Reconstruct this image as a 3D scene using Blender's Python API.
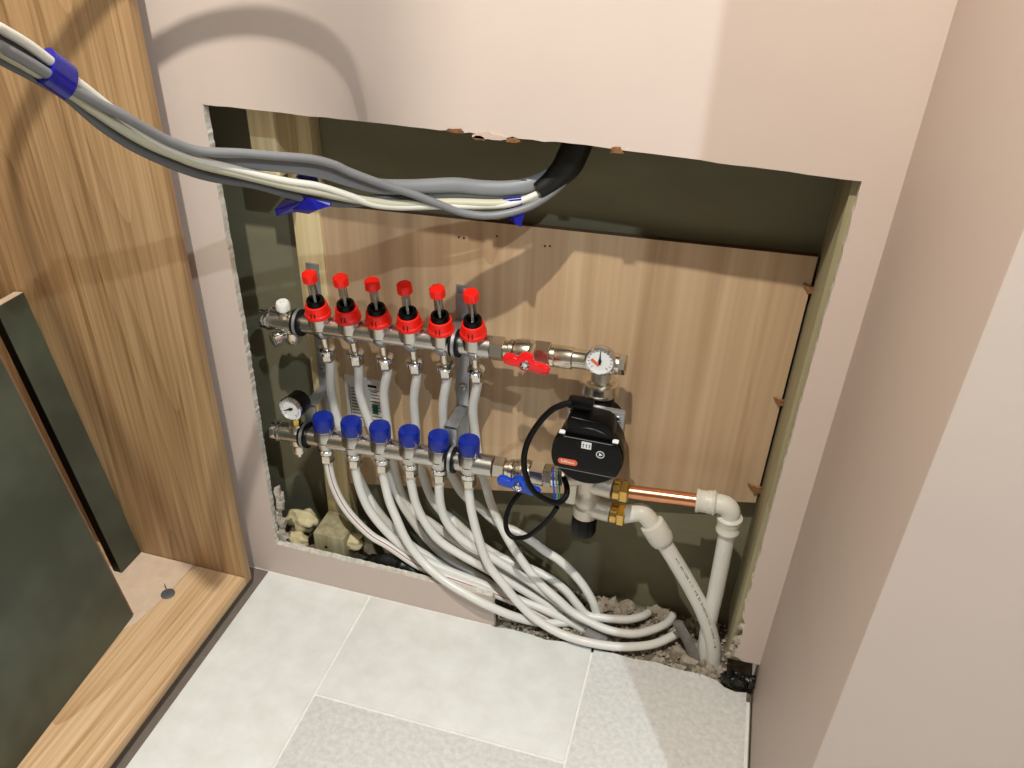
import bpy, bmesh, math, random
from mathutils import Vector, Matrix, Euler, noise as mnoise
random.seed(7)
for o in list(bpy.data.objects): bpy.data.objects.remove(o)
SC = bpy.context.scene
COL = SC.collection
PI = math.pi

# ------------------------------------------------------------------ camera
FPX = 821.4
CAM_LOC = Vector((-0.193, -1.0, 1.205))
CAM_ROT = Euler((math.radians(57.099), math.radians(-1.759), math.radians(15.655)), 'XYZ')
cd = bpy.data.cameras.new('camera'); cd.sensor_width = 36; cd.lens = FPX/1024*36; cd.clip_start = 0.01
cam = bpy.data.objects.new('camera', cd); COL.objects.link(cam)
cam.location = CAM_LOC; cam.rotation_euler = CAM_ROT
SC.camera = cam
RM = CAM_ROT.to_matrix()
# ------------------------------------------------------------------ world, lamps, exposure
w = bpy.data.worlds.new('world'); SC.world = w; w.use_nodes = True
w.node_tree.nodes['Background'].inputs[0].default_value = (1.0, 0.92, 0.80, 1)
w.node_tree.nodes['Background'].inputs[1].default_value = 0.19
SC.view_settings.view_transform = 'Standard'; SC.view_settings.look = 'None'
SC.view_settings.gamma = 1; SC.view_settings.use_curve_mapping = False
SC.view_settings.exposure = 0.0
LAMPS = [((-0.48, -0.95, 2.50), 167, 0.018, (1.0, .95, .85)), ((0.60, -1.49, 2.50), 100, 0.018, (.80, .93, 1.0))]

# ------------------------------------------------------------------ picture point -> place
def ray(x, y):
    return RM @ Vector(((x-512)/FPX, -(y-384)/FPX, -1.0))
def at(x, y, Y):
    r = ray(x, y); return CAM_LOC + r*((Y-CAM_LOC.y)/r.y)
def atz(x, y, Z):
    r = ray(x, y); return CAM_LOC + r*((Z-CAM_LOC.z)/r.z)
V = Vector

# ------------------------------------------------------------------ materials
def mat(name, col, rough=0.5, metal=0.0, nscale=None, namt=0.0, col2=None, bump=0.0, bscale=None, stretch=None,
        trans=0.0, ior=1.45, coat=0.0, detail=4, lo=0.3, hi=0.7, emit=None):
    m = bpy.data.materials.new(name); m.use_nodes = True
    nt = m.node_tree; b = nt.nodes['Principled BSDF']
    def lin(c): return tuple(((v/12.92) if v <= 0.04045 else ((v+0.055)/1.055)**2.4) for v in c)+(1,)
    b.inputs['Base Color'].default_value = lin(col)
    b.inputs['Roughness'].default_value = rough; b.inputs['Metallic'].default_value = metal
    b.inputs['Transmission Weight'].default_value = trans; b.inputs['IOR'].default_value = ior
    b.inputs['Coat Weight'].default_value = coat
    if emit: b.inputs['Emission Color'].default_value = lin(col); b.inputs['Emission Strength'].default_value = emit
    tc = nt.nodes.new('ShaderNodeTexCoord'); mp = nt.nodes.new('ShaderNodeMapping')
    nt.links.new(tc.outputs['Object'], mp.inputs[0])
    if stretch: mp.inputs['Scale'].default_value = stretch
    if nscale:
        n = nt.nodes.new('ShaderNodeTexNoise'); n.inputs['Scale'].default_value = nscale; n.inputs['Detail'].default_value = detail
        n.inputs['Roughness'].default_value = 0.6
        nt.links.new(mp.outputs[0], n.inputs['Vector'])
        r = nt.nodes.new('ShaderNodeValToRGB')
        r.color_ramp.elements[0].position = lo; r.color_ramp.elements[1].position = hi
        r.color_ramp.elements[0].color = lin(col2 if col2 else tuple(v*(1-namt) for v in col))
        r.color_ramp.elements[1].color = lin(col)
        nt.links.new(n.outputs['Fac'], r.inputs[0]); nt.links.new(r.outputs[0], b.inputs['Base Color'])
    if bump:
        n2 = nt.nodes.new('ShaderNodeTexNoise'); n2.inputs['Scale'].default_value = bscale or 200; n2.inputs['Detail'].default_value = 5
        nt.links.new(mp.outputs[0], n2.inputs['Vector'])
        bp = nt.nodes.new('ShaderNodeBump'); bp.inputs['Strength'].default_value = bump; bp.inputs['Distance'].default_value = 0.002
        nt.links.new(n2.outputs['Fac'], bp.inputs['Height']); nt.links.new(bp.outputs[0], b.inputs['Normal'])
    return m

def wood(name, c_dark, c_mid, c_light, axis, fine=90, broad=9, rough=0.55, cathedral=0.5, ring=34, ringlong=.22):
    """oak / plywood / softwood: long fibres along axis, with growth-ring figure"""
    m = bpy.data.materials.new(name); m.use_nodes = True
    nt = m.node_tree; b = nt.nodes['Principled BSDF']; L = nt.links
    def lin(c): return tuple(((v/12.92) if v <= 0.04045 else ((v+0.055)/1.055)**2.4) for v in c)+(1,)
    tc = nt.nodes.new('ShaderNodeTexCoord')
    def mp(s):
        q = nt.nodes.new('ShaderNodeMapping'); q.inputs['Scale'].default_value = s; L.new(tc.outputs['Object'], q.inputs[0]); return q
    def sc(long, across):
        s = [across]*3; s[axis] = long; return s
    n1 = nt.nodes.new('ShaderNodeTexNoise'); n1.inputs['Scale'].default_value = 1; n1.inputs['Detail'].default_value = 6
    L.new(mp(sc(fine*.02, fine)).outputs[0], n1.inputs['Vector'])
    n2 = nt.nodes.new('ShaderNodeTexNoise'); n2.inputs['Scale'].default_value = 1; n2.inputs['Detail'].default_value = 3
    L.new(mp(sc(0.9, broad)).outputs[0], n2.inputs['Vector'])
    # growth rings: bands of a slowly warped field
    n3 = nt.nodes.new('ShaderNodeTexNoise'); n3.inputs['Scale'].default_value = 1; n3.inputs['Detail'].default_value = 1
    L.new(mp(sc(ringlong, 4.0)).outputs[0], n3.inputs['Vector'])
    mul = nt.nodes.new('ShaderNodeMath'); mul.operation = 'MULTIPLY'; mul.inputs[1].default_value = ring; L.new(n3.outputs['Fac'], mul.inputs[0])
    fr = nt.nodes.new('ShaderNodeMath'); fr.operation = 'FRACT'; L.new(mul.outputs[0], fr.inputs[0])
    pw = nt.nodes.new('ShaderNodeMath'); pw.operation = 'POWER'; pw.inputs[1].default_value = 3; L.new(fr.outputs[0], pw.inputs[0])
    a1 = nt.nodes.new('ShaderNodeMath'); a1.operation = 'MULTIPLY_ADD'; a1.inputs[1].default_value = -0.30*cathedral; L.new(pw.outputs[0], a1.inputs[0]); L.new(n1.outputs['Fac'], a1.inputs[2])
    a2 = nt.nodes.new('ShaderNodeMath'); a2.operation = 'MULTIPLY_ADD'; a2.inputs[1].default_value = 0.55; L.new(n2.outputs['Fac'], a2.inputs[0]); L.new(a1.outputs[0], a2.inputs[2])
    r = nt.nodes.new('ShaderNodeValToRGB'); e = r.color_ramp.elements
    e[0].position = 0.46; e[0].color = lin(c_dark); e[1].position = 0.98; e[1].color = lin(c_light)
    q = r.color_ramp.elements.new(0.72); q.color = lin(c_mid)
    L.new(a2.outputs[0], r.inputs[0]); L.new(r.outputs[0], b.inputs['Base Color'])
    b.inputs['Roughness'].default_value = rough
    bp = nt.nodes.new('ShaderNodeBump'); bp.inputs['Strength'].default_value = 0.25; bp.inputs['Distance'].default_value = 0.001
    L.new(n1.outputs['Fac'], bp.inputs['Height']); L.new(bp.outputs[0], b.inputs['Normal'])
    return m

M = {}
M['paint'] = mat('blush_paint', (.81, .745, .705), .62, nscale=3.5, namt=.02, bump=.10, bscale=60)
M['plaster'] = mat('raw_plaster', (.86, .845, .81), .9, nscale=60, col2=(.70, .67, .62), bump=.6, bscale=220)
M['ceiling'] = mat('white_emulsion', (.88, .86, .83), .8)
M['tile'] = mat('limestone_tile', (.89, .895, .89), .5, nscale=22, col2=(.835, .838, .82), bump=.25, bscale=45, detail=8)
M['tile2'] = mat('mottled_limestone_tile', (.895, .90, .895), .5, nscale=110, col2=(.80, .80, .79), bump=.3, bscale=90, detail=8)
M['grout'] = mat('pale_grout', (.92, .92, .905), .85, nscale=80, namt=.06)
M['screed'] = mat('dusty_screed', (.52, .48, .42), .95, nscale=40, col2=(.32, .29, .25), bump=.8, bscale=90)
M['rubble'] = mat('mortar_rubble', (.74, .70, .63), .95, nscale=45, col2=(.50, .46, .41), bump=.8, bscale=160)
M['board'] = mat('green_moisture_board', (.485, .47, .375), .85, nscale=7, col2=(.44, .42, .335), bump=.15, bscale=120, stretch=(.7, 1, 2.2))
M['ply'] = wood('plywood_face', (.63, .51, .385), (.72, .605, .475), (.785, .68, .55), 2, fine=45, broad=7, rough=.6, cathedral=.22, ring=7, ringlong=.6)
M['plyedge'] = mat('plywood_edge', (.42, .31, .22), .8, nscale=300, namt=.3, stretch=(.2, 3, .2))
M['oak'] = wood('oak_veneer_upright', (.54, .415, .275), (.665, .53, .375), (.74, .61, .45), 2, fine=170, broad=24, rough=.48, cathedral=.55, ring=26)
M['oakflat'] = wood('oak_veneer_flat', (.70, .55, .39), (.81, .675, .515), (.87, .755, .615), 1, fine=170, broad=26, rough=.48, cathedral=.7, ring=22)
M['pine'] = wood('sawn_pine', (.70, .60, .43), (.81, .73, .55), (.90, .83, .67), 2, fine=70, broad=16, rough=.75, cathedral=.3, ring=14)
M['pinegreen'] = wood('treated_pine', (.50, .47, .35), (.61, .575, .45), (.69, .655, .53), 2, fine=70, broad=16, rough=.75, cathedral=.4, ring=14)
M['green'] = mat('dark_green_lacquer', (.315, .335, .285), .42, nscale=5, col2=(.245, .26, .215), detail=3, lo=.40, hi=.62)
M['mdf'] = mat('raw_mdf', (.50, .38, .30), .85, nscale=90, namt=.12)
M['mdfpale'] = mat('dusty_mdf', (.83, .74, .65), .85, nscale=60, namt=.06)
M['steel'] = mat('nickel_steel', (.80, .79, .77), .27, 1.0, nscale=40, namt=.06)
M['nickel'] = mat('nickel_brass', (.86, .83, .77), .24, 1.0)
M['satin'] = mat('satin_cast_nickel', (.80, .77, .72), .42, .85, bump=.3, bscale=300)
M['chrome'] = mat('chrome', (.86, .86, .86), .08, 1.0)
M['galv'] = mat('galvanised_steel', (.70, .71, .72), .40, .75, nscale=50, namt=.12)
M['brass'] = mat('brass', (.82, .68, .38), .24, 1.0)
M['copper'] = mat('copper', (.90, .62, .46), .26, 1.0, nscale=30, namt=.08)
M['red'] = mat('red_plastic', (.90, .11, .06), .38)
M['redvalve'] = mat('red_handle', (.88, .06, .09), .3, coat=.3)
M['blue'] = mat('blue_plastic', (.055, .15, .545), .34)
M['bluevalve'] = mat('blue_handle', (.02, .25, .72), .3, coat=.3)
M['black'] = mat('black_plastic', (.018, .018, .02), .34); M['black'].node_tree.nodes['Principled BSDF'].inputs['Specular IOR Level'].default_value = .22
M['rubber'] = mat('black_rubber', (.025, .025, .028), .5); M['rubber'].node_tree.nodes['Principled BSDF'].inputs['Specular IOR Level'].default_value = .25
M['crumb'] = mat('plaster_crumb', (.74, .71, .66), .95, nscale=90, col2=(.58, .54, .49), bump=.8, bscale=200)
M['flake'] = mat('lifted_paint', (.77, .69, .64), .8)
M['glass'] = mat('clear_plastic', (.70, .71, .70), .06, trans=1.0, ior=1.2)
M['white'] = mat('white_plastic', (.86, .86, .84), .35)
M['pipe'] = mat('white_pipe', (.875, .87, .85), .3, nscale=14, namt=.035)
M['fitting'] = mat('white_fitting', (.85, .84, .80), .42, nscale=30, namt=.05)
M['dial'] = mat('dial_face', (.87, .87, .87), .5)
M['ink'] = mat('black_ink', (.07, .07, .07), .6)
M['greyink'] = mat('grey_ink', (.45, .44, .42), .6)
M['greenink'] = mat('green_ink', (.12, .45, .32), .6)
M['orange'] = mat('orange_badge', (.88, .40, .26), .45)
M['redline'] = mat('red_stripe', (.66, .30, .27), .5)
M['paper'] = mat('label_paper', (.86, .84, .81), .7, nscale=40, namt=.04)
M['cgrey'] = mat('grey_cable', (.475, .48, .49), .42)
M['cdark'] = mat('dark_grey_cable', (.34, .345, .35), .42)
M['cwhite'] = mat('white_cable', (.83, .82, .78), .4)
M['ccream'] = mat('cream_cable', (.73, .715, .63), .4)
M['sleeve'] = mat('black_sleeving', (.03, .028, .026), .5)
M['tape'] = mat('blue_tape', (.10, .10, .58), .28, nscale=60, namt=.2, coat=.3)
M['foam'] = mat('expanding_foam', (.84, .79, .64), .9, nscale=50, col2=(.74, .67, .50), bump=.8, bscale=120)
M['plastic'] = mat('black_membrane', (.04, .04, .045), .35, nscale=120, col2=(.09, .09, .09), bump=.6, bscale=60)
M['greysleeve'] = mat('grey_conduit', (.50, .49, .47), .7, nscale=60, namt=.2)
M['torn'] = mat('torn_brown_paper', (.60, .42, .26), .9, nscale=120, col2=(.36, .23, .13))
M['lampglow'] = mat('lamp_lens', (1, .95, .88), .5, emit=6)
M['greyzinc'] = mat('zinc_washer', (.45, .47, .49), .4, .6)
M['floorband'] = mat('grey_floor_band', (.46, .42, .38), .75, nscale=30, namt=.08)

# ------------------------------------------------------------------ mesh builder
class MB:
    def __init__(s): s.v = []; s.f = []; s.mi = []
    def add(s, vs, fs, mi=0):
        o = len(s.v); s.v += [V(p) for p in vs]; s.f += [tuple(i+o for i in f) for f in fs]; s.mi += [mi]*len(fs); return s
    def box(s, lo, hi, mi=0, rot=None, piv=None):
        x0, y0, z0 = lo; x1, y1, z1 = hi
        vs = [V(p) for p in ((x0,y0,z0),(x1,y0,z0),(x1,y1,z0),(x0,y1,z0),(x0,y0,z1),(x1,y0,z1),(x1,y1,z1),(x0,y1,z1))]
        if rot is not None:
            c = V(piv) if piv else (V(lo)+V(hi))/2
            vs = [c + rot @ (p-c) for p in vs]
        return s.add(vs, [(0,3,2,1),(4,5,6,7),(0,1,5,4),(1,2,6,5),(2,3,7,6),(3,0,4,7)], mi)
    def lathe(s, org, axis, prof, n=20, mi=0, phase=0.0, bump=None, ring=False):
        """prof: (radius, height) pairs along axis from org"""
        a = V(axis).normalized(); t = V((0,0,1)) if abs(a.z) < .9 else V((1,0,0))
        e1 = a.cross(t).normalized(); e2 = a.cross(e1).normalized(); org = V(org)
        vs = []; fs = []
        for r, h in prof:
            for k in range(n):
                th = phase + 2*PI*k/n; rr = r*(bump(k) if bump else 1)
                vs.append(org + a*h + e1*(rr*math.cos(th)) + e2*(rr*math.sin(th)))
        m = len(prof)
        for j in range(m-1):
            for k in range(n):
                k2 = (k+1) % n
                fs.append((j*n+k, (j+1)*n+k, (j+1)*n+k2, j*n+k2))
        if ring:
            for k in range(n):
                k2 = (k+1) % n; fs.append(((m-1)*n+k, k, k2, (m-1)*n+k2))
        else:
            fs.append(tuple(range(n))); fs.append(tuple(reversed(range((m-1)*n, m*n))))
        return s.add(vs, fs, mi)
    def cyl(s, a, b, r, n=18, mi=0, bev=0.0, phase=0.0):
        a = V(a); b = V(b); h = (b-a).length
        prof = [(r, 0), (r, h)] if not bev else [(r-bev, 0), (r, bev), (r, h-bev), (r-bev, h)]
        return s.lathe(a, b-a, prof, n, mi, phase)
    def tube(s, pts, r, n=10, mi=0, flat=None, flatdir=None, rs=None):
        """swept tube; flat=(half width, half height) for flat cable"""
        P = [V(p) for p in pts]; m = len(P); vs = []; fs = []
        up = None
        for i in range(m):
            t = (P[min(i+1,m-1)]-P[max(i-1,0)]).normalized()
            if up is None:
                g = flatdir and V(flatdir) or (V((0,0,1)) if abs(t.z) < .8 else V((0,1,0)))
                up = (g - t*g.dot(t)).normalized()
            else: up = (up - t*up.dot(t)).normalized()
            sd = t.cross(up)
            rr = rs[i] if rs else r
            for k in range(n):
                th = 2*PI*k/n
                if flat: c, q = flat[0]*math.cos(th), flat[1]*math.sin(th)
                else: c, q = rr*math.cos(th), rr*math.sin(th)
                vs.append(P[i] + up*c + sd*q)
        for i in range(m-1):
            for k in range(n):
                k2 = (k+1) % n
                fs.append((i*n+k, i*n+k2, (i+1)*n+k2, (i+1)*n+k))
        fs.append(tuple(reversed(range(n)))); fs.append(tuple(range((m-1)*n, m*n)))
        return s.add(vs, fs, mi)
    def prism(s, pts, d, mi=0, mi_side=None):
        """planar polygon pts (3-D) pushed by vector d"""
        n = len(pts); d = V(d); vs = [V(p) for p in pts]+[V(p)+d for p in pts]
        s.add(vs, [tuple(range(n)), tuple(reversed(range(n, 2*n)))], mi)
        o = len(s.v)-2*n
        for i in range(n):
            j = (i+1) % n
            s.f.append((o+i, o+n+i, o+n+j, o+j)); s.mi.append(mi if mi_side is None else mi_side)
        return s
WL = {}
def thing(name, loc, label, cat, group=None):
    o = bpy.data.objects.new(name, None); COL.objects.link(o); o.empty_display_size = .02
    o.location = loc; WL[o] = V(loc); o['label'] = label; o['category'] = cat
    if group: o['group'] = group
    return o
def obj(name, mb, m, parent=None, loc=None, smooth=40, label=None, cat=None, group=None, kind=None, bevel=0, recalc=True):
    base = WL[parent] if parent is not None else V(loc or (0, 0, 0))
    me = bpy.data.meshes.new(name)
    me.from_pydata([p-base for p in mb.v], [], mb.f)
    ms = m if isinstance(m, (list, tuple)) else [m]
    for q in ms: me.materials.append(M[q] if isinstance(q, str) else q)
    if len(ms) > 1: me.polygons.foreach_set('material_index', mb.mi)
    if recalc or bevel:
        bm = bmesh.new(); bm.from_mesh(me)
        if recalc: bmesh.ops.recalc_face_normals(bm, faces=bm.faces)
        if bevel:
            es = [e for e in bm.edges if len(e.link_faces) == 2 and e.calc_face_angle(0) > .6]
            bmesh.ops.bevel(bm, geom=es, offset=bevel, segments=2, affect='EDGES', profile=.5)
        bm.to_mesh(me); bm.free()
    if smooth:
        me.polygons.foreach_set('use_smooth', [True]*len(me.polygons)); me.set_sharp_from_angle(angle=math.radians(smooth))
    me.update()
    o = bpy.data.objects.new(name, me); COL.objects.link(o)
    if parent is not None: o.parent = parent; WL[o] = base
    else: o.location = base; WL[o] = base
    if label: o['label'] = label
    if cat: o['category'] = cat
    if group: o['group'] = group
    if kind: o['kind'] = kind
    return o
def copy_part(o, parent, off, shared=None):
    """copy a part and its sub-parts under parent, moved by off"""
    c = o.copy(); COL.objects.link(c); c.parent = parent; c.location = o.location + V(off); WL[c] = WL[parent]
    for ch in [k for k in o.children]:
        d = ch.copy(); COL.objects.link(d); d.parent = c; WL[d] = WL[parent]
    return c
def smooth_path(P, sub=6):
    P = [V(p) for p in P]; out = []
    for i in range(len(P)-1):
        p0 = P[max(i-1, 0)]; p1 = P[i]; p2 = P[i+1]; p3 = P[min(i+2, len(P)-1)]
        for k in range(sub):
            t = k/sub
            out.append(.5*((2*p1)+(p2-p0)*t+(2*p0-5*p1+4*p2-p3)*t*t+(3*p1-p0-3*p2+p3)*t**3))
    out.append(P[-1]); return out
def blob(mb, c, r, sq=(1, 1, 1), n=8, amp=.25, seed=0, mi=0):
    """uneven lump"""
    vs = []; fs = []; m = n//2+1; c = V(c)
    for j in range(m):
        ph = PI*(j+.0001)/(m-1) if j < m-1 else PI
        for k in range(n):
            th = 2*PI*k/n
            d = V((math.sin(ph)*math.cos(th), math.sin(ph)*math.sin(th), math.cos(ph)))
            q = r*(1+amp*2*(mnoise.noise(d*1.7+V((seed*3.1, seed*1.7, 0)))))
            vs.append(c+V((d.x*q*sq[0], d.y*q*sq[1], d.z*q*sq[2])))
    for j in range(m-1):
        for k in range(n):
            k2 = (k+1) % n; fs.append((j*n+k, (j+1)*n+k, (j+1)*n+k2, j*n+k2))
    return mb.add(vs, fs, mi)

# ================================================================== THE SETTING
WT = 0.0125
YB = 0.14       # green board at the back of the cavity
YP = 0.115      # plywood face
H = 2.55
def ragged(p, q, step, amp, edge=(0, 1)):
    p = V(p); q = V(q); L = (q-p).length; n = max(1, int(L/step)); d = (q-p)/L; nn = V((-d.y, d.x)); out = []
    for i in range(n):
        out.append(p+d*(L*i/n) + (nn*random.uniform(-amp, amp) if i else V((0, 0))))
    return out
# wall outline (x, z); the opening is cut into it and breaks through to the floor on the right
loop = [V((-2.3, -.02)), V((-2.3, H)), V((0.0, H)), V((0.0, .035))]
def wz(x, y): q = at(x, y, 0); return (q.x, q.z)
loop[-1] = V((0.0, wz(755, 664)[1]))
loop += ragged((-.003, wz(755, 664)[1]), wz(742, 661), .006, .001)
loop += ragged(wz(742, 661), wz(734, 656), .006, .002)
loop += ragged(wz(734, 656), wz(743, 631), .006, .003)
loop += ragged(wz(743, 631), wz(745, 609), .006, .003)
loop += ragged(wz(745, 609), (-.047, .30), .008, .0022)
loop += ragged((-.047, .30), (-.044, .899), .010, .0010)
loop += ragged((-.044, .899), (-.39, .905), .02, .0007)
loop += ragged((-.39, .905), (-.56, .903), .008, .0015)
loop += ragged((-.56, .903), (-.905, .902), .02, .0007)
loop += ragged((-.905, .902), (-.902, .55), .005, .0006)
loop += ragged((-.902, .55), (-.907, .078), .005, .0010)
loop += ragged((-.907, .078), (-.475, .074), .005, .0009)
loop += ragged((-.475, .074), (-.468, .0), .008, .002)
loop += [V((-.468, -.02))]
bm = bmesh.new()
fv = [bm.verts.new((p.x, 0, p.y)) for p in loop]
es = [bm.edges.new((fv[i], fv[(i+1) % len(fv)])) for i in range(len(fv))]
bmesh.ops.triangle_fill(bm, use_beauty=True, use_dissolve=False, edges=es)
r = bmesh.ops.extrude_face_region(bm, geom=bm.faces[:])
bmesh.ops.translate(bm, verts=[g for g in r['geom'] if isinstance(g, bmesh.types.BMVert)], vec=(0, WT, 0))
bmesh.ops.recalc_face_normals(bm, faces=bm.faces)
for f in bm.faces: f.material_index = 0 if f.normal.y < -.5 else 1
me = bpy.data.meshes.new('wall_back'); bm.to_mesh(me); bm.free()
me.materials.append(M['paint']); me.materials.append(M['plaster'])
wall_back = bpy.data.objects.new('wall_back', me); COL.objects.link(wall_back); wall_back['kind'] = 'structure'; WL[wall_back] = V((0, 0, 0))
wall_back['label'] = 'blush painted plasterboard wall with a big rectangular hole cut in it'
# flakes of torn paper along the cut edge
for (x, y, wd, hh, mm) in ((457, 131.5, .026, .009, 'torn'), (487, 137, .046, .014, 'flake'), (480, 138.5, .018, .008, 'torn'), (513, 141, .018, .008, 'torn'), (617, 151, .018, .011, 'torn')):
    c = at(x, y, -.0008); mb = MB(); pts = []
    for k in range(17):
        th = 2*PI*k/17; jj = random.uniform(.65, 1.15); pts.append((c.x+wd/2*math.cos(th)*jj, -.0002, c.z+hh/2*max(-.5, math.sin(th))*jj))
    mb.prism(pts, (0, -.0012, 0)); obj('torn_flake', mb, mm, wall_back, smooth=0)
# plaster crumbs hanging on the lower left cut edge
for (x, y, rr) in ((278, 493, .011), (280, 503, .012), (279, 513, .010), (281, 522, .012), (282, 533, .013), (284, 542, .010), (282, 497, .008), (285, 536, .008)):
    mb = MB(); blob(mb, at(x, y, .014), rr, (.7, .7, 1.3), 10, .5, x); obj('plaster_crumb', mb, 'crumb', wall_back)
for (x, y, rr) in ((738, 640, .010), (733, 648, .008), (741, 627, .007), (729, 655, .007), (735, 652, .009)):
    mb = MB(); blob(mb, at(x, y, .006), rr, (.8, .6, 1.1), 8, .3, x); obj('plaster_crumb', mb, 'crumb', wall_back)

obj('wall_right', MB().box((0, -.415, -.02), (1.7, .03, H)), 'paint', kind='structure', bevel=.003,
    label='blush painted return wall ending in an outside corner')
obj('wall_cavity', MB().box((-1.25, YB, -.08), (.0, YB+.0125, H)), 'board', kind='structure',
    label='green moisture resistant board at the back of the cavity')
obj('ceiling', MB().box((-2.3, -2.8, H), (1.7, .16, H+.05)), 'ceiling', kind='structure')

# floor: bed with single tiles on it
fl = MB().box((-2.3, -2.8, -.06), (-.004, -.030, -.0018)); fl.box((-2.3, -.030, -.06), (-.474, .0, -.0018)); fl.box((-.474, -.030, -.06), (-.06, -.006, -.0018)); fl.box((0, -2.8, -.06), (1.7, -.4151, -.0018))
floor = obj('floor', fl, 'grout', kind='structure', smooth=0, label='pale limestone tiled floor')
obj('screed_bed', MB().box((-1.25, -.02, -.06), (0, YB, -.014)), 'screed', floor, smooth=0)
def tile(poly, m):
    mb = MB(); mb.prism([(x, y, 0) for x, y in poly], (0, 0, -.012)); return obj('tile', mb, m, floor, bevel=.0012, smooth=35)
g = .0022
def rect(x0, x1, y0, y1): return [(x0+g, y0+g), (x1-g, y0+g), (x1-g, y1-g), (x0+g, y1-g)]
edge_mid = [(-.283-g, .002), (-.33, .003), (-.37, -.004), (-.40, .0), (-.44, .001), (-.466, -.003), (-.49, -.001), (-.60, -.002), (-.717+g, -.002)]
tile([(-.717+g, -.231+g), (-.283-g, -.231+g)]+edge_mid, 'tile')
edge_r = [(-.010, -.012), (-.030, -.016), (-.048, -.012), (-.06, -.002), (-.09, .004), (-.13, .002), (-.17, .006), (-.21, .001), (-.24, .003), (-.283+g, .001)]
tile([(-.283+g, -.60), (-.010, -.60)]+edge_r, 'tile2')
tile(rect(-1.151, -.717, -.46, -.002+g), 'tile')
tile(rect(-.717, -.283, -.88, -.231), 'tile2')
tile(rect(-1.151, -.717, -1.11, -.46), 'tile2')
tile(rect(-.283, -.008, -1.25, -.602), 'tile')
for x0, x1, y0, y1 in ((-1.585, -1.151, -.7, -.002), (-1.585, -1.151, -1.35, -.7), (-.717, -.283, -1.53, -.88), (-1.151, -.717, -1.76, -1.11), (-.283, -.008, -1.9, -1.25), (-2.02, -1.585, -.9, -.002), (-2.02, -1.585, -1.55, -.9)):
    tile(rect(x0, x1, y0, y1), 'tile')
# downlights in the ceiling
for i, (p, e, rad, lc) in enumerate(LAMPS):
    t = thing('ceiling_downlight', (p[0], p[1], H), ('white recessed ceiling downlight above the hole in the wall', 'white recessed ceiling downlight round the corner of the return wall')[i], 'downlight', 'ceiling downlights')
    obj('bezel', MB().lathe((p[0], p[1], H), (0, 0, -1), [(.030, .0), (.043, .0), (.045, .003), (.038, .007), (.031, .004)], 28, ring=True), 'white', t)
    obj('lens', MB().lathe((p[0], p[1], H), (0, 0, -1), [(.029, .0), (.029, .002)], 28), 'lampglow', t)
    ld = bpy.data.lights.new('downlight_lamp', 'SPOT'); ld.energy = e; ld.color = lc; ld.shadow_soft_size = rad
    ld.spot_size = math.radians(150); ld.spot_blend = .5
    lo = bpy.data.objects.new('downlight_lamp', ld); COL.objects.link(lo); lo.parent = t; lo.location = (0, 0, p[2]-H)

# ================================================================== CABINET ON THE LEFT
CX = -.942; CYF = -.063; BT = .040
cab = thing('oak_cabinet', (-1.15, -.3, 0), 'open oak veneered cabinet carcass standing against the blush wall', 'cabinet')
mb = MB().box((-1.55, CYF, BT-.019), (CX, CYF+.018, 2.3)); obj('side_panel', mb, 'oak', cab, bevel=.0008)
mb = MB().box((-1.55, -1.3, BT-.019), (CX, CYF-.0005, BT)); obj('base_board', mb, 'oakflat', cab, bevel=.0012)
obj('back_panel', MB().box((-1.57, -1.3, .012), (-1.5505, CYF+.018, 2.3)), 'oak', cab)
obj('plinth', MB().box((-1.5, -1.28, .0), (CX-.05, CYF, .0208)), 'black', cab)
# dusty raw patch at the back of the base board
mb = MB().prism([(x_, y_, BT+.0002) for x_, y_ in ((-1.052, CYF-.001), (-1.055, -.14), (-1.066, -.215), (-1.12, -.30), (-1.20, -.30), (-1.20, CYF-.001))], (0, 0, .0006))
obj('raw_patch', mb, 'mdfpale', cab, smooth=0)
# narrow green filler leaning in the cabinet corner
p0, p1 = V((-1.167, CYF-.0025, BT+.0012)), V((-1.167, -.122, BT+.0012)); lean = V((-.082, 0, .548)); nrm = V((lean.z, 0, -lean.x)).normalized()
fil = thing('green_filler_strip', p1, 'narrow dark green filler strip leaning in the cabinet corner beside the oak side', 'panel')
th = .018
kk = lean*.998
obj('core', MB().prism([p0-nrm*.0015, p1-nrm*.0015, p1+kk-nrm*.0015, p0+kk-nrm*.0015], -nrm*(th-.0015)), 'black', fil, smooth=0)  # core coloured black to paint in the shaded gap beside the strip
obj('raw_end', MB().prism([p0+lean-nrm*.0008, p1+lean-nrm*.0008, p1+lean-nrm*th, p0+lean-nrm*th], lean.normalized()*.0012), 'mdfpale', fil, smooth=0)
obj('green_face', MB().prism([p0, p1, p1+lean, p0+lean], -nrm*.0015), 'green', fil, smooth=0)
# big green door panel leaning in front of it
q0, q1 = V((-1.081, -.205, BT+.0012)), V((-1.036, -.86, BT+.0012)); ln = V((-.165, 0, .93)); al = (q1-q0).normalized(); n2 = al.cross(ln).normalized()
if n2.x < 0: n2 = -n2
dr = thing('green_door_panel', q0, 'large dark green lacquered door panel leaning inside the oak cabinet', 'panel')
e = -al*.0045
obj('core', MB().prism([q0-n2*.0015+e, q1-n2*.0015, q1+ln-n2*.0015, q0+ln-n2*.0015+e], -n2*.0165), 'mdf', dr, smooth=0)
obj('green_face', MB().prism([q0, q1, q1+ln, q0+ln], -n2*.0015), 'green', dr, smooth=0)
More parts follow.
